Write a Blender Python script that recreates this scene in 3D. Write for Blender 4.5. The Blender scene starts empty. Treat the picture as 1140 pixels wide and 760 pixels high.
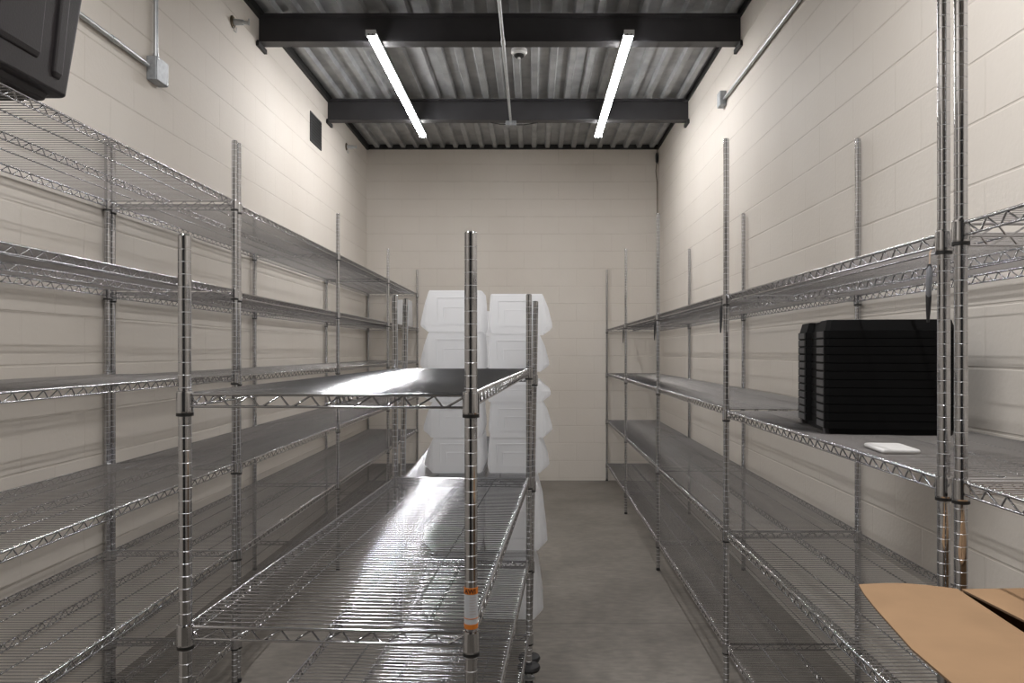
import bpy, math, random
from mathutils import Vector, Matrix
random.seed(7)
PI = math.pi
C = bpy.context.scene.collection
SC = bpy.context.scene
CAMZ = 1.503
XL, XR, YB, YF = -1.935, 1.470, 8.90, -2.3      # room: left, right, back, front walls
ZD = 3.873                                      # underside of the roof deck ribs

# ------------------------------------------------------------------ materials
def newmat(name):
    m = bpy.data.materials.new(name); m.use_nodes = True
    nt = m.node_tree; b = nt.nodes['Principled BSDF']
    return m, nt, b
def simple(name, col, rough=.5, metal=0., spec=.5, noise=0., nscale=30., bump=0.):
    m, nt, b = newmat(name)
    b.inputs['Base Color'].default_value = (*col, 1); b.inputs['Roughness'].default_value = rough
    b.inputs['Metallic'].default_value = metal; b.inputs['Specular IOR Level'].default_value = spec
    if noise or bump:
        tc = nt.nodes.new('ShaderNodeNewGeometry'); n = nt.nodes.new('ShaderNodeTexNoise')
        n.inputs['Scale'].default_value = nscale; n.inputs['Detail'].default_value = 5
        nt.links.new(tc.outputs['Position'], n.inputs['Vector'])
        if noise:
            mx = nt.nodes.new('ShaderNodeMixRGB'); mx.blend_type = 'MULTIPLY'; mx.inputs[0].default_value = 1
            r = nt.nodes.new('ShaderNodeMapRange'); r.inputs['From Min'].default_value = .25; r.inputs['From Max'].default_value = .75
            r.inputs['To Min'].default_value = 1 - noise; r.inputs['To Max'].default_value = 1 + noise
            nt.links.new(n.outputs['Fac'], r.inputs['Value']); mx.inputs[1].default_value = (*col, 1)
            nt.links.new(r.outputs['Result'], mx.inputs[2]); nt.links.new(mx.outputs[0], b.inputs['Base Color'])
        if bump:
            bp = nt.nodes.new('ShaderNodeBump'); bp.inputs['Strength'].default_value = bump; bp.inputs['Distance'].default_value = .01
            nt.links.new(n.outputs['Fac'], bp.inputs['Height']); nt.links.new(bp.outputs['Normal'], b.inputs['Normal'])
    return m

def cmu(name, axis, joint0):
    """painted concrete block: brick bond with shallow joints, position based"""
    m, nt, b = newmat(name)
    g = nt.nodes.new('ShaderNodeNewGeometry'); s = nt.nodes.new('ShaderNodeSeparateXYZ'); c = nt.nodes.new('ShaderNodeCombineXYZ')
    nt.links.new(g.outputs['Position'], s.inputs[0])
    a1 = nt.nodes.new('ShaderNodeMath'); a1.inputs[1].default_value = -joint0 + 40 * .4064
    a2 = nt.nodes.new('ShaderNodeMath'); a2.inputs[1].default_value = -.027 + 20 * .2032
    nt.links.new(s.outputs[axis], a1.inputs[0]); nt.links.new(s.outputs[2], a2.inputs[0])
    nt.links.new(a1.outputs[0], c.inputs[0]); nt.links.new(a2.outputs[0], c.inputs[1])
    br = nt.nodes.new('ShaderNodeTexBrick')
    br.inputs['Scale'].default_value = 1; br.inputs['Brick Width'].default_value = .4064; br.inputs['Row Height'].default_value = .2032
    br.inputs['Mortar Size'].default_value = .0055; br.inputs['Mortar Smooth'].default_value = .5; br.inputs['Bias'].default_value = 0
    nt.links.new(c.outputs[0], br.inputs['Vector'])
    n = nt.nodes.new('ShaderNodeTexNoise'); n.inputs['Scale'].default_value = 1.1; n.inputs['Detail'].default_value = 6
    n2 = nt.nodes.new('ShaderNodeTexNoise'); n2.inputs['Scale'].default_value = 55; n2.inputs['Detail'].default_value = 4
    n3 = nt.nodes.new('ShaderNodeTexNoise'); n3.inputs['Scale'].default_value = 6; n3.inputs['Detail'].default_value = 3
    for q in (n, n2, n3): nt.links.new(g.outputs['Position'], q.inputs['Vector'])
    ramp = nt.nodes.new('ShaderNodeValToRGB'); ramp.color_ramp.elements[0].position = .3; ramp.color_ramp.elements[1].position = .72
    ramp.color_ramp.elements[0].color = (.606, .560, .502, 1); ramp.color_ramp.elements[1].color = (.652, .612, .558, 1)
    nt.links.new(n.outputs['Fac'], ramp.inputs[0])
    # bed joints read stronger than the paint-filled head joints
    dv = nt.nodes.new('ShaderNodeMath'); dv.operation = 'DIVIDE'; dv.inputs[1].default_value = .2032; nt.links.new(a2.outputs[0], dv.inputs[0])
    fr = nt.nodes.new('ShaderNodeMath'); fr.operation = 'PINGPONG'; fr.inputs[1].default_value = .5; nt.links.new(dv.outputs[0], fr.inputs[0])
    bed = nt.nodes.new('ShaderNodeMapRange'); bed.inputs['From Min'].default_value = .014; bed.inputs['From Max'].default_value = .024; bed.inputs['To Min'].default_value = 1; bed.inputs['To Max'].default_value = 0
    nt.links.new(fr.outputs[0], bed.inputs['Value'])
    hd = nt.nodes.new('ShaderNodeMath'); hd.operation = 'MULTIPLY'; hd.inputs[1].default_value = .38; nt.links.new(br.outputs['Fac'], hd.inputs[0])
    jn = nt.nodes.new('ShaderNodeMath'); jn.operation = 'MAXIMUM'; nt.links.new(bed.outputs[0], jn.inputs[0]); nt.links.new(hd.outputs[0], jn.inputs[1])
    jv = nt.nodes.new('ShaderNodeMath'); jv.operation = 'MULTIPLY'; nt.links.new(jn.outputs[0], jv.inputs[0])
    jr = nt.nodes.new('ShaderNodeMapRange'); jr.inputs['From Min'].default_value = .35; jr.inputs['From Max'].default_value = .65; jr.inputs['To Min'].default_value = .35; jr.inputs['To Max'].default_value = 1
    nt.links.new(n3.outputs['Fac'], jr.inputs['Value']); nt.links.new(jr.outputs[0], jv.inputs[1])
    mx = nt.nodes.new('ShaderNodeMixRGB'); mx.inputs[2].default_value = (.42, .365, .31, 1)
    f = nt.nodes.new('ShaderNodeMath'); f.operation = 'MULTIPLY'; f.inputs[1].default_value = .40
    nt.links.new(jv.outputs[0], f.inputs[0]); nt.links.new(f.outputs[0], mx.inputs[0]); nt.links.new(ramp.outputs[0], mx.inputs[1])
    nt.links.new(mx.outputs[0], b.inputs['Base Color'])
    inv = nt.nodes.new('ShaderNodeMath'); inv.operation = 'MULTIPLY'; inv.inputs[1].default_value = -1.0
    nt.links.new(jv.outputs[0], inv.inputs[0])
    add = nt.nodes.new('ShaderNodeMath'); add.operation = 'MULTIPLY_ADD'; add.inputs[1].default_value = .28
    nt.links.new(n2.outputs['Fac'], add.inputs[0]); nt.links.new(inv.outputs[0], add.inputs[2])
    bp = nt.nodes.new('ShaderNodeBump'); bp.inputs['Strength'].default_value = .55; bp.inputs['Distance'].default_value = .006
    nt.links.new(add.outputs[0], bp.inputs['Height']); nt.links.new(bp.outputs['Normal'], b.inputs['Normal'])
    b.inputs['Roughness'].default_value = .62; b.inputs['Specular IOR Level'].default_value = .35
    return m

M = {}
M['wall_side'] = cmu('painted_block_side', 1, .043)
M['wall_end'] = cmu('painted_block_end', 0, .10)
def concrete():
    m, nt, b = newmat('concrete_floor')
    g = nt.nodes.new('ShaderNodeNewGeometry')
    n = nt.nodes.new('ShaderNodeTexNoise'); n.inputs['Scale'].default_value = 1.6; n.inputs['Detail'].default_value = 9; n.inputs['Roughness'].default_value = .62
    n2 = nt.nodes.new('ShaderNodeTexNoise'); n2.inputs['Scale'].default_value = 14; n2.inputs['Detail'].default_value = 7
    mp = nt.nodes.new('ShaderNodeMapping'); mp.inputs['Scale'].default_value = (1, 2.2, 1)
    nt.links.new(g.outputs['Position'], n.inputs['Vector']); nt.links.new(g.outputs['Position'], mp.inputs[0]); nt.links.new(mp.outputs[0], n2.inputs['Vector'])
    r = nt.nodes.new('ShaderNodeValToRGB'); r.color_ramp.elements[0].position = .3; r.color_ramp.elements[1].position = .7
    r.color_ramp.elements[0].color = (.120, .107, .092, 1); r.color_ramp.elements[1].color = (.215, .195, .170, 1)
    nt.links.new(n.outputs['Fac'], r.inputs[0])
    mx = nt.nodes.new('ShaderNodeMixRGB'); mx.blend_type = 'OVERLAY'; mx.inputs[0].default_value = .6
    nt.links.new(r.outputs[0], mx.inputs[1]); nt.links.new(n2.outputs['Fac'], mx.inputs[2])
    # saw-cut control joint across the room
    s = nt.nodes.new('ShaderNodeSeparateXYZ'); nt.links.new(g.outputs['Position'], s.inputs[0])
    d = nt.nodes.new('ShaderNodeMath'); d.operation = 'SUBTRACT'; d.inputs[1].default_value = 4.22; nt.links.new(s.outputs[1], d.inputs[0])
    ab = nt.nodes.new('ShaderNodeMath'); ab.operation = 'ABSOLUTE'; nt.links.new(d.outputs[0], ab.inputs[0])
    lt = nt.nodes.new('ShaderNodeMath'); lt.operation = 'LESS_THAN'; lt.inputs[1].default_value = .004; nt.links.new(ab.outputs[0], lt.inputs[0])
    f = nt.nodes.new('ShaderNodeMath'); f.operation = 'MULTIPLY'; f.inputs[1].default_value = .6; nt.links.new(lt.outputs[0], f.inputs[0])
    m2 = nt.nodes.new('ShaderNodeMixRGB'); m2.inputs[2].default_value = (.05, .046, .04, 1)
    nt.links.new(f.outputs[0], m2.inputs[0]); nt.links.new(mx.outputs[0], m2.inputs[1])
    nt.links.new(m2.outputs[0], b.inputs['Base Color'])
    rr = nt.nodes.new('ShaderNodeMapRange'); rr.inputs['To Min'].default_value = .42; rr.inputs['To Max'].default_value = .7
    nt.links.new(n2.outputs['Fac'], rr.inputs['Value']); nt.links.new(rr.outputs[0], b.inputs['Roughness'])
    bp = nt.nodes.new('ShaderNodeBump'); bp.inputs['Strength'].default_value = .12; bp.inputs['Distance'].default_value = .004
    nt.links.new(n2.outputs['Fac'], bp.inputs['Height']); nt.links.new(bp.outputs['Normal'], b.inputs['Normal'])
    return m
M['floor'] = concrete()
M['deck'] = simple('galvanised_deck', (.34, .35, .355), .5, .35, .5, noise=.28, nscale=5)
M['beam'] = simple('dark_primer_steel', (.040, .039, .042), .5, 0, .4, noise=.15, nscale=6)
M['dark'] = simple('black_steel_angle', (.012, .012, .012), .6)
M['chrome'] = simple('chrome_plate', (.53, .535, .55), .10, 1.)
M['groove'] = simple('groove_glint', (.66, .665, .68), .32, 1.)  # paler than the chrome: groove highlights put into the colour
M['wire'] = simple('zinc_chrome_wire', (.50, .505, .525), .10, 1.)
M['ring'] = simple('black_plastic_ring', (.008, .008, .008), .45)
M['rubber'] = simple('black_rubber', (.012, .012, .013), .6)
M['galv'] = simple('galvanised_conduit', (.52, .54, .55), .38, .85, noise=.12, nscale=18)
M['box'] = simple('galvanised_box', (.33, .345, .36), .5, .4, noise=.25, nscale=40)
M['tote'] = simple('black_tote_plastic', (.017, .0145, .0165), .45, 0, .4, bump=.05, nscale=180)
M['tray'] = simple('black_tray_plastic', (.0018, .0018, .002), .6, 0, .12)
M['pad'] = simple('dark_grey_band', (.040, .040, .042), .5)
M['paper'] = simple('white_paper', (.62, .61, .60), .8, noise=.03, nscale=30)
M['card'] = simple('kraft_cardboard', (.265, .166, .092), .85, 0, .2, noise=.10, nscale=9)
M['card_edge'] = simple('cardboard_edge', (.17, .105, .06), .9)
M['lampbody'] = simple('lamp_housing_white', (.68, .70, .72), .4)
M['white'] = simple('white_plastic', (.75, .75, .73), .4)
M['tag_grey'] = simple('grey_strap', (.22, .23, .25), .3, .4)
M['tan'] = simple('tan_tie', (.50, .38, .28), .7)
M['brass'] = simple('weathered_bracket', (.11, .085, .055), .5, .6)
M['label'] = simple('label_white', (.50, .52, .55), .35)
M['orange'] = simple('label_orange', (.60, .18, .02), .5)
M['ink'] = simple('label_ink', (.06, .012, .004), .6)
M['door'] = simple('unseen_door_black', (.02, .02, .021), .6)
def tubmat():
    m, nt, b = newmat('translucent_polypropylene')
    out = nt.nodes['Material Output']; nt.nodes.remove(b)
    d = nt.nodes.new('ShaderNodeBsdfDiffuse'); d.inputs[0].default_value = (.93, .935, .945, 1)
    t = nt.nodes.new('ShaderNodeBsdfTranslucent'); t.inputs[0].default_value = (.955, .96, .97, 1)
    g = nt.nodes.new('ShaderNodeBsdfGlossy'); g.inputs['Roughness'].default_value = .35
    x = nt.nodes.new('ShaderNodeMixShader'); x.inputs[0].default_value = .68
    y = nt.nodes.new('ShaderNodeMixShader'); y.inputs[0].default_value = .04
    nt.links.new(d.outputs[0], x.inputs[1]); nt.links.new(t.outputs[0], x.inputs[2])
    nt.links.new(x.outputs[0], y.inputs[1]); nt.links.new(g.outputs[0], y.inputs[2]); nt.links.new(y.outputs[0], out.inputs[0])
    return m
M['tub'] = tubmat()
def lampmat(strength):
    m, nt, b = newmat('lit_diffuser')
    b.inputs['Base Color'].default_value = (.8, .8, .8, 1)
    b.inputs['Emission Color'].default_value = (1, .985, .985, 1); b.inputs['Emission Strength'].default_value = strength
    return m
LAMP = 36.0
M['lamp'] = lampmat(LAMP)

# ------------------------------------------------------------------ mesh builder
class MB:
    def __init__(s): s.v = []; s.f = []; s.sm = []; s.mi = []; s.mi_cur = 0
    def add(s, vs, fs, smooth=False):
        o = len(s.v); s.v += [tuple(v) for v in vs]
        for f in fs: s.f.append(tuple(i + o for i in f)); s.sm.append(smooth); s.mi.append(s.mi_cur)
    def box(s, x0, x1, y0, y1, z0, z1):
        vs = [(x, y, z) for z in (z0, z1) for y in (y0, y1) for x in (x0, x1)]
        s.add(vs, [(0, 2, 3, 1), (4, 5, 7, 6), (0, 1, 5, 4), (2, 6, 7, 3), (0, 4, 6, 2), (1, 3, 7, 5)])
    def tube(s, pts, r, n=8, caps=True):
        pts = [Vector(p) for p in pts]; rings = []
        up = None
        for i, p in enumerate(pts):
            if i == 0: t = pts[1] - p
            elif i == len(pts) - 1: t = p - pts[i - 1]
            else: t = (pts[i + 1] - p).normalized() + (p - pts[i - 1]).normalized()
            t.normalize()
            if up is None: up = Vector((0, 0, 1)) if abs(t.z) < .9 else Vector((1, 0, 0))
            a = t.cross(up)
            if a.length < 1e-4: a = t.cross(Vector((1, .3, 0)))
            a.normalize(); b = a.cross(t).normalized(); up = b
            k = r[i] if isinstance(r, (list, tuple)) else r
            rings.append([p + (a * math.cos(2 * PI * j / n) + b * math.sin(2 * PI * j / n)) * k for j in range(n)])
        vs = [v for rg in rings for v in rg]; fs = []
        for i in range(len(rings) - 1):
            for j in range(n):
                q = (j + 1) % n; fs.append((i * n + j, i * n + q, (i + 1) * n + q, (i + 1) * n + j))
        s.add(vs, fs, True)
        if caps:
            s.add(rings[0], [tuple(range(n))[::-1]]); s.add(rings[-1], [tuple(range(n))])
    def lathe(s, prof, n=16, c=(0, 0, 0), axis='Z', sharp=True, cap=True):
        """prof: list of (radius, height); each segment its own strip, so edges stay crisp"""
        def P(r, h, j):
            a = 2 * PI * j / n; u, w = r * math.cos(a), r * math.sin(a)
            if axis == 'Z': q = (u, w, h)
            elif axis == 'X': q = (h, u, w)
            else: q = (w, h, u)
            return (c[0] + q[0], c[1] + q[1], c[2] + q[2])
        for (r0, h0), (r1, h1) in zip(prof[:-1], prof[1:]):
            vs = [P(r0, h0, j) for j in range(n)] + [P(r1, h1, j) for j in range(n)]
            s.add(vs, [(j, (j + 1) % n, n + (j + 1) % n, n + j) for j in range(n)], True)
        if cap:
            for (r, h), rev in ((prof[0], True), (prof[-1], False)):
                if r > 1e-5:
                    t = tuple(range(n)); s.add([P(r, h, j) for j in range(n)], [t[::-1] if rev else t])
    def loft(s, loops, smooth=False, cap0=True, cap1=True):
        n = len(loops[0]); vs = [p for l in loops for p in l]; fs = []
        for i in range(len(loops) - 1):
            for j in range(n):
                q = (j + 1) % n; fs.append((i * n + j, i * n + q, (i + 1) * n + q, (i + 1) * n + j))
        if cap0: fs.append(tuple(range(n))[::-1])
        if cap1: fs.append(tuple((len(loops) - 1) * n + j for j in range(n)))
        s.add(vs, fs, smooth)
    def mesh(s, name, mats):
        me = bpy.data.meshes.new(name); me.from_pydata(s.v, [], s.f)
        if not isinstance(mats, (list, tuple)): mats = [mats]
        for m in mats: me.materials.append(m)
        me.polygons.foreach_set('use_smooth', s.sm); me.polygons.foreach_set('material_index', s.mi)
        me.update(); return me
    def obj(s, name, mats, parent=None, loc=(0, 0, 0), rot=(0, 0, 0)):
        return link(name, s.mesh(name, mats), parent, loc, rot)
def link(name, me, parent=None, loc=(0, 0, 0), rot=(0, 0, 0)):
    o = bpy.data.objects.new(name, me); C.objects.link(o)
    if parent: o.parent = parent
    o.location = loc; o.rotation_euler = rot
    return o
def tag(o, label, cat, group=None, kind=None):
    o['label'] = label; o['category'] = cat
    if group: o['group'] = group
    if kind: o['kind'] = kind
    return o
def thing(name, label, cat, loc=(0, 0, 0), rot=(0, 0, 0), group=None):
    return tag(link(name, None, None, loc, rot), label, cat, group)
def struct(o): o['kind'] = 'structure'; return o
def rrect(x0, x1, y0, y1, r, z, k=5):
    pts = []
    for (cx, cy, a0) in ((x1 - r, y1 - r, 0), (x0 + r, y1 - r, 90), (x0 + r, y0 + r, 180), (x1 - r, y0 + r, 270)):
        for i in range(k + 1):
            a = math.radians(a0 + 90 * i / k); pts.append((cx + r * math.cos(a), cy + r * math.sin(a), z))
    return pts
def bevel(o, w, seg=2):
    m = o.modifiers.new('bevel', 'BEVEL'); m.width = w; m.segments = seg; m.limit_method = 'ANGLE'; m.angle_limit = math.radians(40)
    return o

# ------------------------------------------------------------------ the room
b = MB(); b.box(XL - .2, XR + .2, YF - .2, YB + .2, -.15, 0); struct(b.obj('floor', M['floor']))
b = MB(); b.box(XL - .2, XL, YF, YB, 0, 4.0)
struct(b.obj('wall_left', M['wall_side']))
b = MB(); b.box(XR, XR + .2, YF, YB, 0, 4.0); struct(b.obj('wall_right', M['wall_side']))
b = MB(); b.box(XL - .2, XR + .2, YB, YB + .2, 0, 4.0); struct(b.obj('wall_back', M['wall_end']))
b = MB(); b.box(XL - .2, XR + .2, YF - .2, YF, 0, 4.0); struct(b.obj('wall_front', M['wall_end']))
d = MB(); d.box(-1.6, 1.2, YF, YF + .045, 0, 3.1); dd = struct(d.obj('door_unseen', M['door']))  # unseen door, made wide and black so the chrome posts reflect dark
h = MB(); h.tube([(.62, YF + .05, 1.0), (.62, YF + .10, 1.0), (.50, YF + .10, 1.0)], .01); h.obj('unseen_door_handle', M['galv'], dd)
# corrugated roof deck, ribs running away from the camera
b = MB(); P0 = .1524; prof = []
x = XL - .05
while x < XR + .05:
    prof += [(x, ZD), (x + .045, ZD), (x + .058, ZD + .038), (x + .139, ZD + .038)]; x += P0
lo = [(px, YF, pz) for px, pz in prof] + [(px, YB + .02, pz) for px, pz in prof]
n = len(prof); b.add(lo, [(i, i + 1, n + i + 1, n + i) for i in range(n - 1)])
top = [(px, YF, pz + .004) for px, pz in prof] + [(px, YB + .02, pz + .004) for px, pz in prof]
b.add(top, [(i, n + i, n + i + 1, i + 1) for i in range(n - 1)])
struct(b.obj('ceiling', M['deck']))
b = MB(); b.box(XL - .2, XR + .2, YF, YB + .2, ZD + .06, ZD + .16); struct(b.obj('trim_1', M['dark']))   # slab on the deck
b = MB(); b.box(XL, XL + .028, YF, YB, ZD - .022, ZD + .05); struct(b.obj('trim_2', M['dark']))
b = MB(); b.box(XR - .014, XR, YF, YB, ZD - .014, ZD + .05); struct(b.obj('trim_3', M['dark']))
b = MB(); b.box(XL, XR, YB - .012, YB, ZD - .018, ZD + .05); struct(b.obj('trim_4', M['dark']))  # black strip added to keep the shaded flute ends dark

# steel beams
ZB = 3.673
def beam(y, label):
    t = thing('ceiling_beam', label, 'beam', (0, y, ZB), group=None)
    b = MB(); w, hgt = .051, ZD - ZB - .001
    pr = [(-w, 0), (w, 0), (w, .012), (.006, .016), (.006, hgt - .016), (w, hgt - .012), (w, hgt), (-w, hgt), (-w, hgt - .012), (-.006, hgt - .016), (-.006, .016), (-w, .012)]
    b.loft([[(XL + .001, q[0], q[1]) for q in pr], [(XR - .001, q[0], q[1]) for q in pr]])
    b.obj('beam_section', M['beam'], t)
    for xs in ((XL + .001, XL + .022), (XR - .022, XR - .001)):
        p = MB(); p.box(xs[0], xs[1], -.065, .10, -.032, -.001); p.obj('bearing_plate', M['dark'], t)
beam(5.40, 'dark steel roof beam nearer the camera, crossing above the near ends of both strip lights')
beam(7.21, 'dark steel roof beam farther away, just in front of the back wall')

# strip lights
def strip(x, label, y0=5.15, y1=7.60):
    t = thing('strip_light', label, 'ceiling light', (x, y0, 3.632), group='lit strip lights under the roof beams')
    L = y1 - y0
    b = MB(); b.box(-.033, .033, .004, L - .004, .020, .0405); bevel(b.obj('housing', M['lampbody'], t), .003)
    b = MB(); prf = []
    for i in range(9):
        a = PI * i / 8; prf.append((-.031 * math.cos(a), .0185 - .018 * math.sin(a) ** .6))
    b.loft([[(q[0], .006, q[1]) for q in prf], [(q[0], L - .006, q[1]) for q in prf]], True)
    b.obj('diffuser', M['lamp'], t)
    for yy in (0, L - .006):
        e = MB(); e.box(-.035, .035, yy, yy + .006, 0, .0405); ec = e.obj('end_cap', M['lampbody'], t)
        if yy == 0:
            for sx in (-.014, .014):
                s = MB(); s.lathe([(.005, -.003), (.005, .0005)], 10, (sx, 0, .008), 'Y'); s.obj('screw', M['rubber'], ec)
strip(-1.093, 'lit white LED strip light under the beams on the left side of the ceiling')
strip(.652, 'lit white LED strip light under the beams on the right side of the ceiling')

# ------------------------------------------------------------------ wire shelving parts
_cache = {}
PITCH = .0217
def shelf_mesh(D, L):
    """origin at the near corner post centre; depth along +x, length along +y, top rail centre at z=0"""
    k = ('s', round(D, 3), round(L, 3))
    if k in _cache: return _cache[k]
    b = MB(); TR = .0036; H = .0245; c = .0135
    def snake(p0, ax, ln, z0=-.0022, z1=-H, per=.0625, r=.0024):
        nrep = int((ln - .02) / per); s0 = (ln - nrep * per) / 2; pts = []
        for i in range(nrep):
            for q, z in ((0, z0), (.018, z1), (.024, z1)):
                u = s0 + i * per + q; pts.append((p0[0] + ax[0] * u, p0[1] + ax[1] * u, z))
        pts.append((p0[0] + ax[0] * (s0 + nrep * per), p0[1] + ax[1] * (s0 + nrep * per), z0))
        b.tube(pts, r, 5)
    for x in (0, D):                                    # long side trusses
        b.tube([(x, c, 0), (x, L - c, 0)], TR, 8); b.tube([(x, c, -H), (x, L - c, -H)], .0027, 8); snake((x, 0), (0, 1), L)
    for y in (0, L):                                    # end trusses
        b.tube([(c, y, 0), (D - c, y, 0)], TR, 8); b.tube([(c, y, -H), (D - c, y, -H)], .0027, 8); snake((0, y), (1, 0), D)
    xm = D / 2                                          # centre truss and two single stringers
    b.tube([(xm, 0, -.0022), (xm, L, -.0022)], .0025, 6); b.tube([(xm, 0, -H), (xm, L, -H)], .0025, 6); snake((xm, 0), (0, 1), L)
    for x in (D * .25, D * .75): b.tube([(x, 0, -.0022), (x, L, -.0022)], .0025, 6)
    me = b.mesh('shelf', M['wire']); _cache[k] = me; return me
def grid_mesh(D, L):
    k = ('g', round(D, 3), round(L, 3))
    if k in _cache: return _cache[k]
    b = MB(); n = int(round(L / PITCH))
    for i in range(1, n):
        y = L * i / n
        b.tube([(-.002, y, -.003), (0.001, y, .0024), (.012, y, .0028), (D - .012, y, .0028), (D - .001, y, .0024), (D + .002, y, -.003)], .00145, 10, False)
    me = b.mesh('wire_grid', M['wire']); _cache[k] = me; return me
def collar_mesh():
    if 'c' in _cache: return _cache['c']
    b = MB(); b.lathe([(.0130, .007), (.0160, .006), (.0166, .003), (.0170, -.034), (.0164, -.037), (.0132, -.037)], 20, cap=False)
    b.mi_cur = 1; b.lathe([(.0132, -.0372), (.0168, -.0374), (.0170, -.0436), (.0132, -.0446)], 20, cap=False)
    me = b.mesh('collar', [M['chrome'], M['ring']]); _cache['c'] = me; return me
def post_mesh(H):
    k = ('p', round(H, 3))
    if k in _cache: return _cache[k]
    b = MB(); R = .0127; z0 = 0; z = .0254
    while z < H - .012:
        b.mi_cur = 0; b.lathe([(R, z0), (R, z - .0008)], 16, cap=False)
        b.mi_cur = 1; b.lathe([(R, z - .0008), (R - .0006, z - .0001), (R - .0006, z + .0001), (R, z + .0004)], 16, cap=False)
        z0 = z + .0004; z += .0254
    b.mi_cur = 0; b.lathe([(R, z0), (R, H - .003), (R - .002, H - .0005), (R - .004, H), (0, H)], 16, cap=False)
    me = b.mesh('post', [M['chrome'], M['groove']]); _cache[k] = me; return me
def foot_mesh():
    if 'f' in _cache: return _cache['f']
    b = MB(); b.lathe([(.013, 0), (.0145, .003), (.0145, .014), (.010, .018), (.010, .030)], 16)
    me = b.mesh('foot', M['rubber']); _cache['f'] = me; return me

def bay(label, X0, X1, Y0, Y1, levels, posts, group):
    """fixed shelving: front post row X0, wall row X1; posts: which corners this bay owns; levels: top rail heights"""
    t = thing('shelving_unit', label, 'shelving unit', (min(X0, X1), Y0, 0), group=group)
    D, L = abs(X1 - X0), Y1 - Y0
    for (px, py) in posts:
        p = link('post', post_mesh(2.43), t, (px * D, py * L, .02)); link('foot', foot_mesh(), p, (0, 0, -.02))
    for z in levels:
        s = link('shelf', shelf_mesh(D, L), t, (0, 0, z)); link('wire_grid', grid_mesh(D, L), s)
        for px in (0, 1):
            for py in (0, 1):
                if (px, py) in posts: link('collar', collar_mesh(), s, (px * D, py * L, 0))
    return t
ALL4 = [(0, 0), (1, 0), (0, 1), (1, 1)]; FAR = [(0, 1), (1, 1)]
XLF, XLB = -1.34, -1.912
XRF, XRB = .862, 1.448
LV = [2.172, 1.772, 1.392, .990, .600, .200]
GL = 'chrome wire shelving along the left wall'; GR = 'chrome wire shelving along the right wall'
bay('six-shelf chrome wire shelving on the left wall nearest the camera, carrying the black tote', XLF, XLB, 1.63, 3.432, [z + .006 for z in LV], ALL4, GL)
bay('six-shelf wire shelving bay on the left wall, second from the camera, beyond the doubled posts', XLF, XLB, 3.474, 5.25, [z - .002 for z in LV], ALL4, GL)
bay('six-shelf chrome wire shelving bay on the left wall, third from the camera', XLF, XLB, 5.25, 7.07, LV, FAR, GL)
bay('farthest six-shelf chrome wire shelving bay on the left wall, ending in the back corner', XLF, XLB, 7.07, 8.868, LV, FAR, GL)
RV = [1.757, 1.247, .704, .200]
bay('chrome wire shelving cut by the right photo edge, this side of the paired tall posts', XRF, XRB, -.262, 1.537, [1.760, 1.241, .698, .2], ALL4, GR)
bay('four-shelf chrome wire shelving on the right wall holding the stack of black trays', XRF, XRB, 1.601, 3.40, [1.750, 1.235, .698, .2], ALL4, GR)
bay('empty four-shelf chrome wire bay on the right wall just beyond the black tray stack', XRF, XRB, 3.40, 5.245, RV, FAR, GR)
bay('empty four-shelf chrome wire bay on the right wall, second from the back wall', XRF, XRB, 5.245, 7.06, RV, FAR, GR)
bay('farthest four-shelf chrome wire bay on the right wall, against the back wall', XRF, XRB, 7.06, 8.868, RV, FAR, GR)

# mobile racks in the middle
def caster(parent, loc, drop=0.):
    e = MB(); e.lathe([(.020, .118), (.046, .121), (.050, .131), (.046, .141), (.020, .144)], 24); c = e.obj('caster', M['rubber'], parent, loc)
    s = MB(); s.lathe([(.009, .095 - drop), (.009, .122)], 12); s.lathe([(.022, .090 - drop), (.024, .098 - drop)], 16)
    for sx in (-.021, .018): s.box(sx, sx + .003, -.012, .026, .040 - drop, .092 - drop)
    s.obj('caster_fork', M['galv'], c)
    w = MB(); w.lathe([(.040, -.014), (.049, -.010), (.050, 0), (.049, .010), (.040, .014)], 24, (0, .014, .050 - drop), 'X'); w.obj('wheel', M['rubber'], c)
    return c
def rack(label, loc, rotz, D, L, levels, tilt_x=0, tilt_y=0, far_drop=0):
    t = thing('mobile_rack', label, 'wire rack', loc, (tilt_x, tilt_y, rotz), 'mobile chrome wire racks in the middle of the room')
    posts = {}
    for (px, py) in ALL4:
        p = link('post', post_mesh(1.605), t, (px * D, py * L, .135)); posts[(px, py)] = p
        caster(p, (0, 0, -.135), far_drop if py else 0)
    shelves = []
    for z in levels:
        s = link('shelf', shelf_mesh(D, L), t, (0, 0, z)); link('wire_grid', grid_mesh(D, L), s)
        for (px, py) in ALL4: link('collar', collar_mesh(), s, (px * D, py * L, 0))
        shelves.append(s)
    return t, posts, shelves
rackA, postsA, _ = rack('chrome wire rack on casters standing in the middle foreground', (-.705, 1.556, 0), math.radians(-3.42), .584, 1.777, [1.416, .944, .590, .272], tilt_x=.0052, far_drop=.0092)
rackB, postsB, _ = rack('chrome wire rack on casters behind the foreground rack, loaded with white tubs', (-.600, 3.425, 0), math.radians(2.0), .583, 1.78, [1.402, .925, .560, .235], tilt_y=math.radians(1.0))

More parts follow.
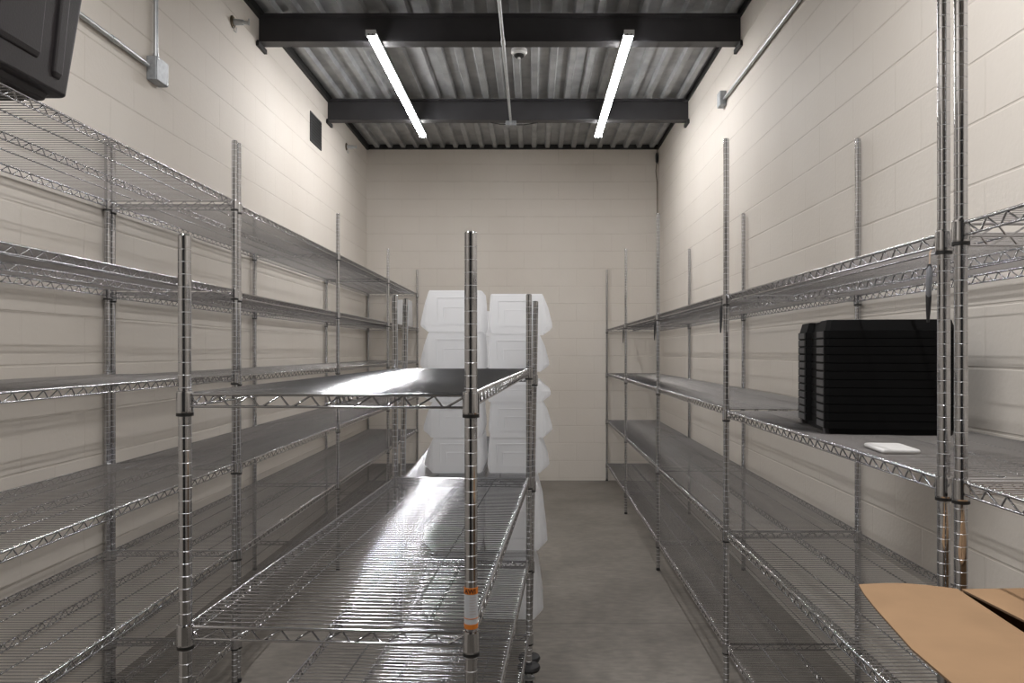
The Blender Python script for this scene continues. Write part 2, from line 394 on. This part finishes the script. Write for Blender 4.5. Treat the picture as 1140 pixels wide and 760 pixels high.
# printed label wrapped round the near right post of the foreground rack (local z of the post)
def wrap_label(parent, zc):
    R = .0136
    def sheet(z0, z1, mat, name, par, r=R, a0=-200, a1=20):
        b = MB(); n = 24; vs = []
        for z in (z0, z1):
            for i in range(n + 1):
                a = math.radians(a0 + (a1 - a0) * i / n); vs.append((r * math.cos(a), r * math.sin(a), z))
        for z in (z0, z1):
            for i in range(n + 1):
                a = math.radians(a0 + (a1 - a0) * i / n); vs.append(((r - .0006) * math.cos(a), (r - .0006) * math.sin(a), z))
        m = n + 1
        b.add(vs, [(i, i + 1, m + i + 1, m + i) for i in range(n)], True)
        b.add(vs, [(2 * m + i, 3 * m + i, 3 * m + i + 1, 2 * m + i + 1) for i in range(n)] + [(i, 2 * m + i, 2 * m + i + 1, i + 1) for i in range(n)] + [(m + i, m + i + 1, 3 * m + i + 1, 3 * m + i) for i in range(n)])
        return b
    o = sheet(zc - .040, zc + .040, None, '', None)
    sm = o
    sm.mi_cur = 1
    for z0, z1 in ((.028, .0405), (-.0405, -.0310), (-.0205, -.0190)):
        q = sheet(zc + z0, zc + z1, None, '', None, R + .0003); sm.add(q.v, q.f, True)
    sm.mi_cur = 2
    for k in range(7):
        q = sheet(zc + .022 - k * .0055, zc + .0228 - k * .0055, None, '', None, R + .0002, -95, -35); sm.add(q.v, q.f, True)
    # lettering AWI on the upper orange band, bent round the post
    cu = bpy.data.curves.new('lettering', 'FONT'); cu.body = 'AWI'; cu.size = .0125; cu.align_x = 'CENTER'; cu.extrude = .0001; cu.offset = .0004
    to = bpy.data.objects.new('lettering', cu); C.objects.link(to)
    dg = bpy.context.evaluated_depsgraph_get(); me = bpy.data.meshes.new_from_object(to.evaluated_get(dg))
    bpy.data.objects.remove(to)
    rr = R + .0006; vs = []
    for v in me.vertices:
        a = v.co.x / rr - PI / 2; r2 = rr + v.co.z; vs.append((r2 * math.cos(a), r2 * math.sin(a), zc + .0302 + v.co.y))
    sm.mi_cur = 3
    sm.add(vs, [tuple(p.vertices) for p in me.polygons])
    lo = sm.obj('label_sticker', [M['label'], M['orange'], simple('label_print', (.40, .33, .30), .5), M['ink']], parent)
    lo['label'] = 'white and orange printed sticker wrapped round the post'
wrap_label(postsA[(1, 0)], .944 - .135 + .052)

# ------------------------------------------------------------------ things on the shelves
def tub_mesh(W, D, H, side, inset=.045):
    """upturned tub: flat front and back, sides swelling out below and drawn in at the rim"""
    k = ('t', W, D, H, side, inset)
    if k in _cache: return _cache[k]
    b = MB(); w, d = W / 2, D / 2; wf = w - inset - .002; ch = .075
    lv = [(.040, .0, 0), (.006, .024, 0), (.0, .032, .0), (.001, .050, .001), (inset * .45, H * .68, .004), (inset, H - .008, .007), (inset + .006, H, .013)]
    def ring(ins, z, fy):
        """outer side (sign given by side) swells, the inner side stays nearly upright"""
        y0 = d - fy; pts = []
        def flank(hw, f0, sg):
            c = ch if hw > f0 + .002 else ch * .25; q = []
            for k_ in range(0, 5): a = k_ / 4 * PI / 2; q.append((sg * (f0 + (hw - f0) * math.sin(a)), -y0 + c * (1 - math.cos(a))))
            for k_ in range(4, -1, -1): a = k_ / 4 * PI / 2; q.append((sg * (f0 + (hw - f0) * math.sin(a)), y0 - c * (1 - math.cos(a))))
            return q
        so = (w - ins, min(wf, w - ins)); si = (w - ins * .18, w - .012 - ins * .18)
        r = flank(*(so if side > 0 else si), 1); l = flank(*(si if side > 0 else so), -1)
        return [(p[0], p[1], z) for p in r + l[::-1]]
    b.loft([ring(a, z, f) for a, z, f in lv], False, False, True)
    def panel(u0, u1, z0, z1):                       # thin moulded outline on the front
        for (a, c_) in (((u0, z0), (u1, z0)), ((u1, z0), (u1, z1)), ((u1, z1), (u0, z1)), ((u0, z1), (u0, z0))):
            b.tube([(a[0], -d + .002, a[1]), (c_[0], -d + .002, c_[1])], .0022, 5)
    sx = -side * .02; panel(sx - w * .55, sx + w * .62, H * .18, H * .82); panel(sx - w * .35, sx + w * .42, H * .18, H * .58)
    me = b.mesh('plastic_tub', M['tub']); _cache[k] = me; return me
GT = 'white translucent tubs stacked on the second rack'
def tub(x, y, z, W, H, label, D=.42, rz=0, group=GT):
    o = link('plastic_tub', tub_mesh(W, D, H, 1 if x > -.2 else -1), None, (x, y, z), (0, 0, rz)); tag(o, label, 'plastic tub', group); return o
TW = .306; yf = 3.60
def rb(z): return z + .0048
zt, zm, zl, zb = rb(1.402), rb(.925), rb(.560), rb(.235)
xl, xr = -.388, -.062
ra = math.radians(1.0)
tub(xl, yf + .21, zt, TW, .188, 'white translucent tub on the top rack shelf, lower one of the front left stack', rz=.0)
tub(xl + .002, yf + .21, zt + .189, TW, .196, 'white translucent tub topmost in the front left stack, standing clear above the post tops')
tub(xr - .006, yf + .22, zt, TW - .01, .180, 'white translucent tub on the top shelf of the second rack, lower of the right stack')
tub(xr + .004, yf + .22, zt + .181, TW, .188, 'white translucent tub topmost in the right stack, behind the far right post tops')
tub(xl + .03, yf + 1.20, zt, TW, .188, 'white translucent tub behind the left stack on the top rack shelf, lower one')
tub(xl + .03, yf + 1.20, zt + .189, TW, .150, 'white translucent tub behind the left stack, upper one, showing in the gap between stacks')
for k, (hh, z0) in enumerate(((.166, 0), (.166, .167), (.098, .334))):
    nm = ('bottom', 'middle', 'top')[k]
    tub(xl + (.012, .006, .002)[k], yf + .21, zm + z0, TW - .02, hh, 'white translucent tub, %s of the left stack on the rear rack second shelf' % nm)
    tub(xr + (-.006, .004, -.004)[k], yf + .21, zm + z0, TW - .01 * (k == 0), hh, 'white translucent tub, %s of the right stack on the rear rack second shelf' % nm)
tub(xl + .006, yf + .21, zl, TW - .02, .318, 'deep white translucent tub on the low shelf of the second rack, left one')
tub(xr - .018, yf + .21, zl, TW - .004, .318, 'deep white translucent tub on the low shelf of the second rack, right one')
tub(xl + .0, yf + .21, zb, TW - .02, .280, 'deep white translucent tub on the bottom shelf of the second rack, left one')
tub(xr - .034, yf + .21, zb, TW - .01, .280, 'deep white translucent tub on the bottom shelf of the second rack, right one')
tub(-1.475, 8.62, 1.772 + .0048, .21, .30, 'white translucent tub on the second shelf of the far left shelving by the back corner', D=.30, group=None)

# stack of black trays on the right-hand shelving
ang = math.radians(-8.2)
def tray_mesh():
    b = MB(); W, D = .398, .43
    def outline(ins, z, notch):
        pts = []; x0, x1, y0, y1 = ins, W - ins, ins, D - ins; c = .012
        # counter-clockwise with chamfered corners and a recessed hand hold on both short sides
        pts += [(x0 + c, y0), (x1 - c, y0), (x1, y0 + c)]
        for yy, dx in ((.115, 0), (.122, notch), (.285, notch), (.292, 0)): pts.append((x1 - dx, yy))
        pts += [(x1, y1 - c), (x1 - c, y1), (x0 + c, y1), (x0, y1 - c)]
        for yy, dx in ((.292, 0), (.285, notch), (.122, notch), (.115, 0)): pts.append((x0 + dx, yy))
        pts += [(x0, y0 + c)]
        return [(p[0], p[1], z) for p in pts]
    lv = [(0, 0), (0, .0235), (.004, .0245), (.012, .056), (.016, .058)]
    outs = [outline(i, z, .020) for i, z in lv]
    b.loft(outs, False, False, True)
    ins_ = [outline(i + .0035, z - (.003 if k == 4 else 0), .020) for k, (i, z) in enumerate(lv)]
    b.loft([l[::-1] for l in ins_], False, False, True)
    n = len(outs[0]); b.add(outs[0] + ins_[0], [(j, n + j, n + (j + 1) % n, (j + 1) % n) for j in range(n)])
    return b.mesh('plastic_tray', M['tray'])
tm = tray_mesh(); ords = ['bottom', 'second', 'third', 'fourth', 'fifth', 'sixth', 'seventh', 'eighth', 'ninth', 'tenth', 'eleventh', 'topmost']
zs = 1.235 + .0048 + .018
for k in range(12):
    lb = {0: 'bottom black plastic tray of the tall stack, standing on small feet', 11: 'topmost black plastic tray of the tall stack, its sloping rim uncovered'}.get(k, 'black plastic tray, %s from the bottom of the tall stack on the right shelving' % ords[k])
    o = link('plastic_tray', tm, None, (.928, 2.425, zs + k * .0262), (0, 0, ang)); tag(o, lb, 'tray', 'black trays in one stack')
    for yy in (.010, .300):  # thin bands, lighter grey than the tray, on its left side
        if k == 0 and yy < .1: pad = MB(); pad.loft([[(0, 0, 0), (0, .098, 0), (0, .098, .0195), (0, 0, .0195)], [(-.0016, .004, .0012), (-.0016, .094, .0012), (-.0016, .094, .0183), (-.0016, .004, .0183)]]); pm = pad.mesh('grey_band', M['pad'])
        link('grey_band', pm, o, (-.0002, yy + .006, .002))
    if k == 0:
        f = MB(); f.loft([rrect(.020, .378, .008, .42, .006, -.018), rrect(.016, .382, .004, .426, .006, .0005)]); f.obj('base', M['tray'], o)
        for (fx, fy) in ((.004, .02), (.354, .02), (.004, .372), (.354, .372)):
            f = MB(); f.loft([rrect(fx + .003, fx + .037, fy + .003, fy + .037, .006, -.018), rrect(fx, fx + .040, fy, fy + .040, .006, .001)]); f.obj('foot', M['tote'], o)

# white pad
b = MB(); lp = []
for ins, z in ((.003, 0), (0, .003), (0, .008), (.002, .0105), (.006, .0115)): lp.append(rrect(-.048 + ins, .048 - ins, -.075 + ins, .075 - ins, .008, z))
b.loft(lp, True)
o = b.obj('paper_pad', M['paper'], None, (.956, 2.035, 1.2398), (0, 0, math.radians(-6)))
tag(o, 'small white folded pad lying on the wire shelf in front of the black trays', 'pad')

# open cardboard box on the near right shelving, one long flap folded out over the aisle
BX0, BX1, BY0, BY1, BZ0, BZ1 = .797, 1.235, .84, 1.437, .698 + .0048, 1.052
box = thing('cardboard_box', 'open brown cardboard box with spread flaps at the bottom right, before the paired posts', 'box', (BX0 - .0477, BY0, BZ0), (0, 0, math.radians(-4.57)))
BC, BS = math.cos(math.radians(4.57)), math.sin(math.radians(4.57))
def loc(p):
    dx, dy = p[0] - BX0 + .0477, p[1] - BY0
    return (dx * BC - dy * BS, dx * BS + dy * BC, p[2] - BZ0)
b = MB(); W_, D_, H_, q = BX1 - BX0, BY1 - BY0, BZ1 - BZ0, .004
b.box(0, W_, 0, D_, 0, q)
for a in ((0, q, 0, D_), (W_ - q, W_, 0, D_), (q, W_ - q, 0, q), (q, W_ - q, D_ - q, D_)): b.box(*a, q, H_)
b.obj('box_body', M['card'], box)
def sheet(top, th, nu, nv):
    b = MB(); vs = [loc(top(i / nu, j / nv)) for i in range(nu + 1) for j in range(nv + 1)]
    m = nv + 1; f1 = [(i * m + j, (i + 1) * m + j, (i + 1) * m + j + 1, i * m + j + 1) for i in range(nu) for j in range(nv)]
    low = [(v[0], v[1], v[2] - th) for v in vs]
    b.add(vs, f1, True); b.add(low, [f[::-1] for f in f1], True)
    ring = [i * m for i in range(nu + 1)] + [nu * m + j for j in range(1, m)] + [i * m + nv for i in range(nu - 1, -1, -1)] + [j for j in range(nv - 1, 0, -1)]
    rv = [vs[i] for i in ring] + [low[i] for i in ring]; k = len(ring); b.mi_cur = 1
    b.add(rv, [(i, k + i, k + (i + 1) % k, (i + 1) % k) for i in range(k)])
    b.obj('flap', [M['card'], M['card_edge']], box)
def interp(tab, v):
    for (a, p), (c_, q) in zip(tab[:-1], tab[1:]):
        if v <= c_: t = (v - a) / (c_ - a); return [p[i] + (q[i] - p[i]) * t for i in range(len(p))]
    return list(tab[-1][1])
Lt = [(0, (.627, 1.468)), (.08, (.614, 1.420)), (.22, (.597, 1.327)), (.50, (.571, 1.150)), (.72, (.566, 1.02)), (1, (.566, .85))]
Rt = [(0, (.801, 1.440)), (.38, (.782, 1.215)), (1, (.751, .85))]
def flap_out(u, v):
    l = interp(Lt, v); r = interp(Rt, v)
    return (l[0] + (r[0] - l[0]) * u, l[1] + (r[1] - l[1]) * u + .010 * math.sin(PI * u) * (1 - v), 1.0555 + .003 * math.sin(PI * u))
sheet(flap_out, .0035, 12, 20)
def flap_in(u, v):
    return (.807 + .010 * min(1, v * 2.6) - .018 * max(0, v - .38) + u * (1.228 - .812 - .03 * v), 1.436 - v * .56 - .028 * u, 1.0560 + .006 * math.sin(PI * u) + .004 * (1 - u) * v)
sheet(flap_in, .0035, 8, 12)

# black tote on the top left shelf
def tote():
    b = MB(); X0, X1, Y0, Y1 = -1.800, -1.283, 1.25, 2.112; ZT0 = 2.172 + .006 + .0048
    lv = [(.036, 0), (.030, .016), (.003, .018), (0, .024), (-.016, .18), (-.034, .36), (-.038, .40), (-.058, .402), (-.060, .432), (-.02, .436)]
    b.loft([rrect(X0 + i, X1 - i, Y0 + i, Y1 - i, .020, ZT0 + z, 6) for i, z in lv], False)
    # raised uprights and panels moulded in the aisle side and the far end
    def rib(side, u0, u1, z0, z1, dep):
        lp = []
        for z, g in ((z0, .004), (z0 + .014, 0), (z1, 0)):
            off = -.102 * (z - .024) * 1.0
            off = .1026 * (z - .024)
            if side == 'x':
                xa = X1 + off
                lp.append([(xa - .004, u0 + g, ZT0 + z), (xa + dep - g, u0 + .006 + g, ZT0 + z), (xa + dep - g, u1 - .006 - g, ZT0 + z), (xa - .004, u1 - g, ZT0 + z)])
            else:
                ya = Y1 + off
                lp.append([(u1 - g, ya - .004, ZT0 + z), (u1 - .006 - g, ya + dep - g, ZT0 + z), (u0 + .006 + g, ya + dep - g, ZT0 + z), (u0 + g, ya - .004, ZT0 + z)])
        b.loft([l[::-1] if side == 'x' else l[::-1] for l in lp], False)
    for u0, u1 in ((2.025, 2.070), (1.80, 1.975), (1.56, 1.76), (1.33, 1.52)):
        rib('x', u0, u1, .052 if u1 > 2.0 else .075, .36, .009)
    for u0, u1 in ((-1.75, -1.63), (-1.59, -1.48), (-1.44, -1.34)): rib('y', u0, u1, .06, .36, .009)
    o = b.obj('storage_tote', M['tote']); bevel(o, .0035, 2)
    tag(o, 'large black plastic storage tote on the top left shelf in the photo corner', 'tote'); return o
tt = tote()

# black straps hanging inside the right posts
def strap(x, y, ztop, label, L=.122, near=False):
    t = thing('hanging_strap', label, 'strap', (x, y, ztop), group='straps hanging beside the right posts')
    b = MB(); b.tube([(-.003 * q, 0, -L * q) for q in (0, .08, .3, .55, .8, 1)], [.0035, .0058, .0062, .0058, .0046, .0028], 10)
    b.obj('strap_body', M['rubber'], t)
    if near:
        f = MB(); f.tube([(-.003 * q - .0005, -.0012, -L * q) for q in (.03, .10, .3, .52, .62)], [.003, .0058, .0064, .0056, .003], 10)
        f.obj('grey_face', M['tag_grey'], t)['label'] = 'grey upper part of the strap'
    h = MB(); h.tube([(0, 0, -.002), (.001, 0, .010), (.001, 0, .024), (.004, .0, .030)], .0016, 6)
    h.obj('tie', M['tan'] if near else M['rubber'], t)
strap(XRF - .029, 1.603, 1.750 - .064, 'grey and black strap hanging beside the pair of near right posts', near=True)
strap(XRF - .022, 3.40, 1.757 - .050, 'black strap hanging beside the right post second from the camera')
strap(XRF - .022, 5.245, 1.757 - .055, 'black strap hanging beside the right post third from the camera')
strap(XRF - .022, 7.06, 1.757 - .055, 'black strap hanging beside the right post fourth from the camera')

# ------------------------------------------------------------------ fixtures on walls and ceiling
t = thing('conduit_run', 'galvanised conduit bending from the ceiling to a box high on the left wall', 'conduit', (XL, 0, 0))
b = MB(); b.tube([(.018, -1.9, 2.93), (.018, 3.80, 2.93)], .0115, 10); b.obj('pipe', M['galv'], t)
b = MB(); b.tube([(.018, 3.885, 2.995), (.018, 3.885, 3.86)], .0115, 10); b.obj('pipe', M['galv'], t)
b = MB(); b.lathe([(.0145, 0), (.0145, .05)], 12, (.018, 3.47, 2.93), 'Y'); b.obj('coupling', M['galv'], t)
b = MB(); b.lathe([(.015, 0), (.015, .03)], 12, (.018, 3.885, 2.985), 'Z'); b.obj('coupling', M['galv'], t)
t = thing('junction_box', 'square galvanised junction box where two conduits meet on the left wall', 'junction box', (XL, 3.885, 2.925))
b = MB(); b.box(.001, .050, -.062, .062, -.06, .06); bevel(b.obj('box_body', M['box'], t), .004)
b = MB(); b.box(.0505, .054, -.060, .060, -.058, .058); cv = bevel(b.obj('cover', M['box'], t), .003)
for s in (-1, 1):
    q = MB(); q.lathe([(.005, 0), (.004, .003)], 10, (.0538, .048 * s, -.046 * s), 'X'); q.obj('screw', M['galv'], cv)

t = thing('conduit_run', 'galvanised conduit running along the upper right wall to a small box', 'conduit', (XR, 0, 0))
b = MB(); b.tube([(-.018, -1.9, 3.415), (-.018, 5.78, 3.415)], .0115, 10); b.obj('pipe', M['galv'], t)
t = thing('junction_box', 'small galvanised box at the end of the conduit on the right wall', 'junction box', (XR, 5.83, 3.425))
b = MB(); b.box(-.048, -.001, -.047, .047, -.055, .055); bevel(b.obj('box_body', M['box'], t), .004)
b = MB(); b.box(-.051, -.0485, -.045, .045, -.053, .053); b.obj('cover', M['box'], t)

t = thing('conduit_run', 'galvanised conduit hanging below the two roof beams near the room centre', 'conduit', (-.206, 0, ZB - .013))
b = MB(); b.tube([(0, -1.9, 0), (0, 7.17, 0)], .0115, 10); b.obj('pipe', M['galv'], t)
b = MB(); b.lathe([(.0150, 0), (.0150, .10)], 12, (0, 5.27, 0), 'Y'); b.obj('coupling', M['galv'], t)
t = thing('junction_box', 'small galvanised box under the far roof beam where the centre conduit ends', 'junction box', (-.205, 7.215, ZB - .045))
b = MB(); b.box(-.05, .05, -.042, .042, .0, .044); bevel(b.obj('box_body', M['box'], t), .003)
b = MB(); b.lathe([(.012, 0), (.006, .004)], 12, (0, -.0465, .018), 'Y'); b.obj('knockout', M['galv'], t)
tag(MB.obj((lambda q: (q.tube([(-.255, 7.215, ZB - .025), (-.30, 7.216, ZB - .026), (-.35, 7.218, ZB - .016), (-.40, 7.22, ZB - .0075)], .004, 6), q)[1])(MB()), 'flexible_cable', M['rubber']), 'thin black cable leaving the left side of the far beam box', 'cable')
tag(MB.obj((lambda q: (q.tube([(-.155, 7.215, ZB - .030), (-.09, 7.216, ZB - .030), (-.02, 7.218, ZB - .020), (.05, 7.22, ZB - .0075)], .004, 6), q)[1])(MB()), 'flexible_cable', M['rubber']), 'thin black cable leaving the right side of the far beam box', 'cable')

t = thing('smoke_detector', 'round white smoke detector hanging from the metal deck between the beams', 'smoke detector', (-.104, 5.86, ZD))
b = MB(); b.box(-.05, .05, -.05, .05, -.052, -.001); bevel(b.obj('back_box', M['dark'], t), .004)
b = MB(); b.lathe([(.058, -.053), (.062, -.060), (.062, -.082), (.052, -.094), (.040, -.096)], 28); b.obj('ring', M['white'], t)
b = MB(); b.lathe([(.040, -.0965), (.038, -.108), (.026, -.116)], 24); b.obj('sensor_chamber', M['dark'], t)
b = MB(); b.lathe([(.010, -.1165), (.012, -.124), (.006, -.127)], 16); b.obj('sensor_tip', M['white'], t)

def stub(y, z, label):
    t = thing('wall_bracket', label, 'bracket', (XL, y, z), group='stub brackets high on the left wall')
    b = MB(); b.lathe([(.040, .001), (.040, .006), (.030, .012)], 18, (0, 0, 0), 'X'); b.obj('flange', M['brass'], t)
    b = MB(); b.tube([(.010, 0, 0), (.075, 0, -.004)], [.021, .017], 12); b.tube([(.070, 0, -.004), (.105, 0, -.008)], .011, 10); b.obj('arm', M['galv'], t)
    b = MB(); b.box(.104, .110, -.004, .004, -.022, .020); b.obj('clip', M['galv'], t)
    b = MB(); b.tube([(.009, -.006, -.030), (.014, -.006, -.060), (.022, .006, -.066), (.022, .012, -.032)], .003, 6); b.obj('hook', M['galv'], t)
stub(4.92, 3.625, 'stub bracket high on the left wall in front of the near roof beam')
stub(7.92, 3.625, 'stub bracket high on the left wall past the dark vent')

t = thing('wall_vent', 'small dark rectangular vent high on the left wall below the far beam', 'vent', (XL, 6.80, 3.462))
b = MB()
for (y0, y1, z0, z1) in ((-.172, .172, .118, .130), (-.172, .172, -.130, -.118), (-.172, -.160, -.118, .118), (.160, .172, -.118, .118)): b.box(.001, .009, y0, y1, z0, z1)
b.obj('frame', M['beam'], t)
b = MB(); b.box(.001, .003, -.160, .160, -.118, .118); b.obj('backing', M['dark'], t)
b = MB()
for k in range(9):
    z = -.104 + k * .026; b.add([(.0032, -.16, z), (.0032, .16, z), (.0085, .16, z - .010), (.0085, -.16, z - .010), (.0032, -.16, z + .002), (.0032, .16, z + .002), (.0085, .16, z - .008), (.0085, -.16, z - .008)], [(0, 1, 2, 3), (7, 6, 5, 4), (3, 2, 6, 7), (0, 4, 5, 1)])
b.obj('louvres', M['dark'], t)

t = thing('hanging_cable', 'thin dark cable with a black connector hanging in the back right corner', 'cable', (XR - .022, YB - .022, 0))
b = MB(); b.tube([(0, 0, 3.86), (-.004, 0, 3.80)], .004, 8); b.tube([(-.006, 0, 3.70), (-.016, 0, 3.60), (.0, 0, 3.45), (.002, 0, 3.10), (.0, 0, 2.6), (0, 0, 2.2)], .0045, 8); b.obj('cord', M['brass'], t)
b = MB(); b.lathe([(.008, 3.69), (.016, 3.71), (.017, 3.78), (.010, 3.81)], 12, (-.004, 0, 0)); b.obj('connector', M['rubber'], t)

# ------------------------------------------------------------------ light, camera, output
def area(name, loc, sx, sy, power, rot=(0, 0, 0), col=(1, .985, .985)):
    l = bpy.data.lights.new(name, 'AREA'); l.shape = 'RECTANGLE'; l.size = sx; l.size_y = sy; l.energy = power; l.color = col
    o = bpy.data.objects.new(name, l); C.objects.link(o); o.location = loc; o.rotation_euler = rot; return o
# the same kind of strips continue over the camera end of the room
area('strip_lamp', (-1.09, 1.3, 3.62), .06, 2.44, 31)
area('strip_lamp', (.652, 1.3, 3.62), .06, 2.44, 31)
w = bpy.data.worlds.new('World'); SC.world = w; w.use_nodes = True
w.node_tree.nodes['Background'].inputs[0].default_value = (.5, .5, .5, 1); w.node_tree.nodes['Background'].inputs[1].default_value = .05

cam = bpy.data.cameras.new('Camera'); co = bpy.data.objects.new('Camera', cam); C.objects.link(co)
co.location = (0, 0, CAMZ); co.rotation_euler = (PI / 2, 0, 0)
cam.sensor_width = 36; cam.lens = 850 / 1140 * 36; cam.shift_x = -23 / 1140; cam.shift_y = 11 / 1140; cam.clip_start = .05
SC.camera = co
SC.view_settings.view_transform = 'Standard'; SC.view_settings.look = 'None'; SC.view_settings.gamma = 1; SC.view_settings.use_curve_mapping = False
SC.view_settings.exposure = 0.98
cy = SC.cycles
cy.max_bounces = 10; cy.diffuse_bounces = 5; cy.glossy_bounces = 6; cy.transmission_bounces = 6
cy.sample_clamp_indirect = 6.0; cy.use_denoising = True
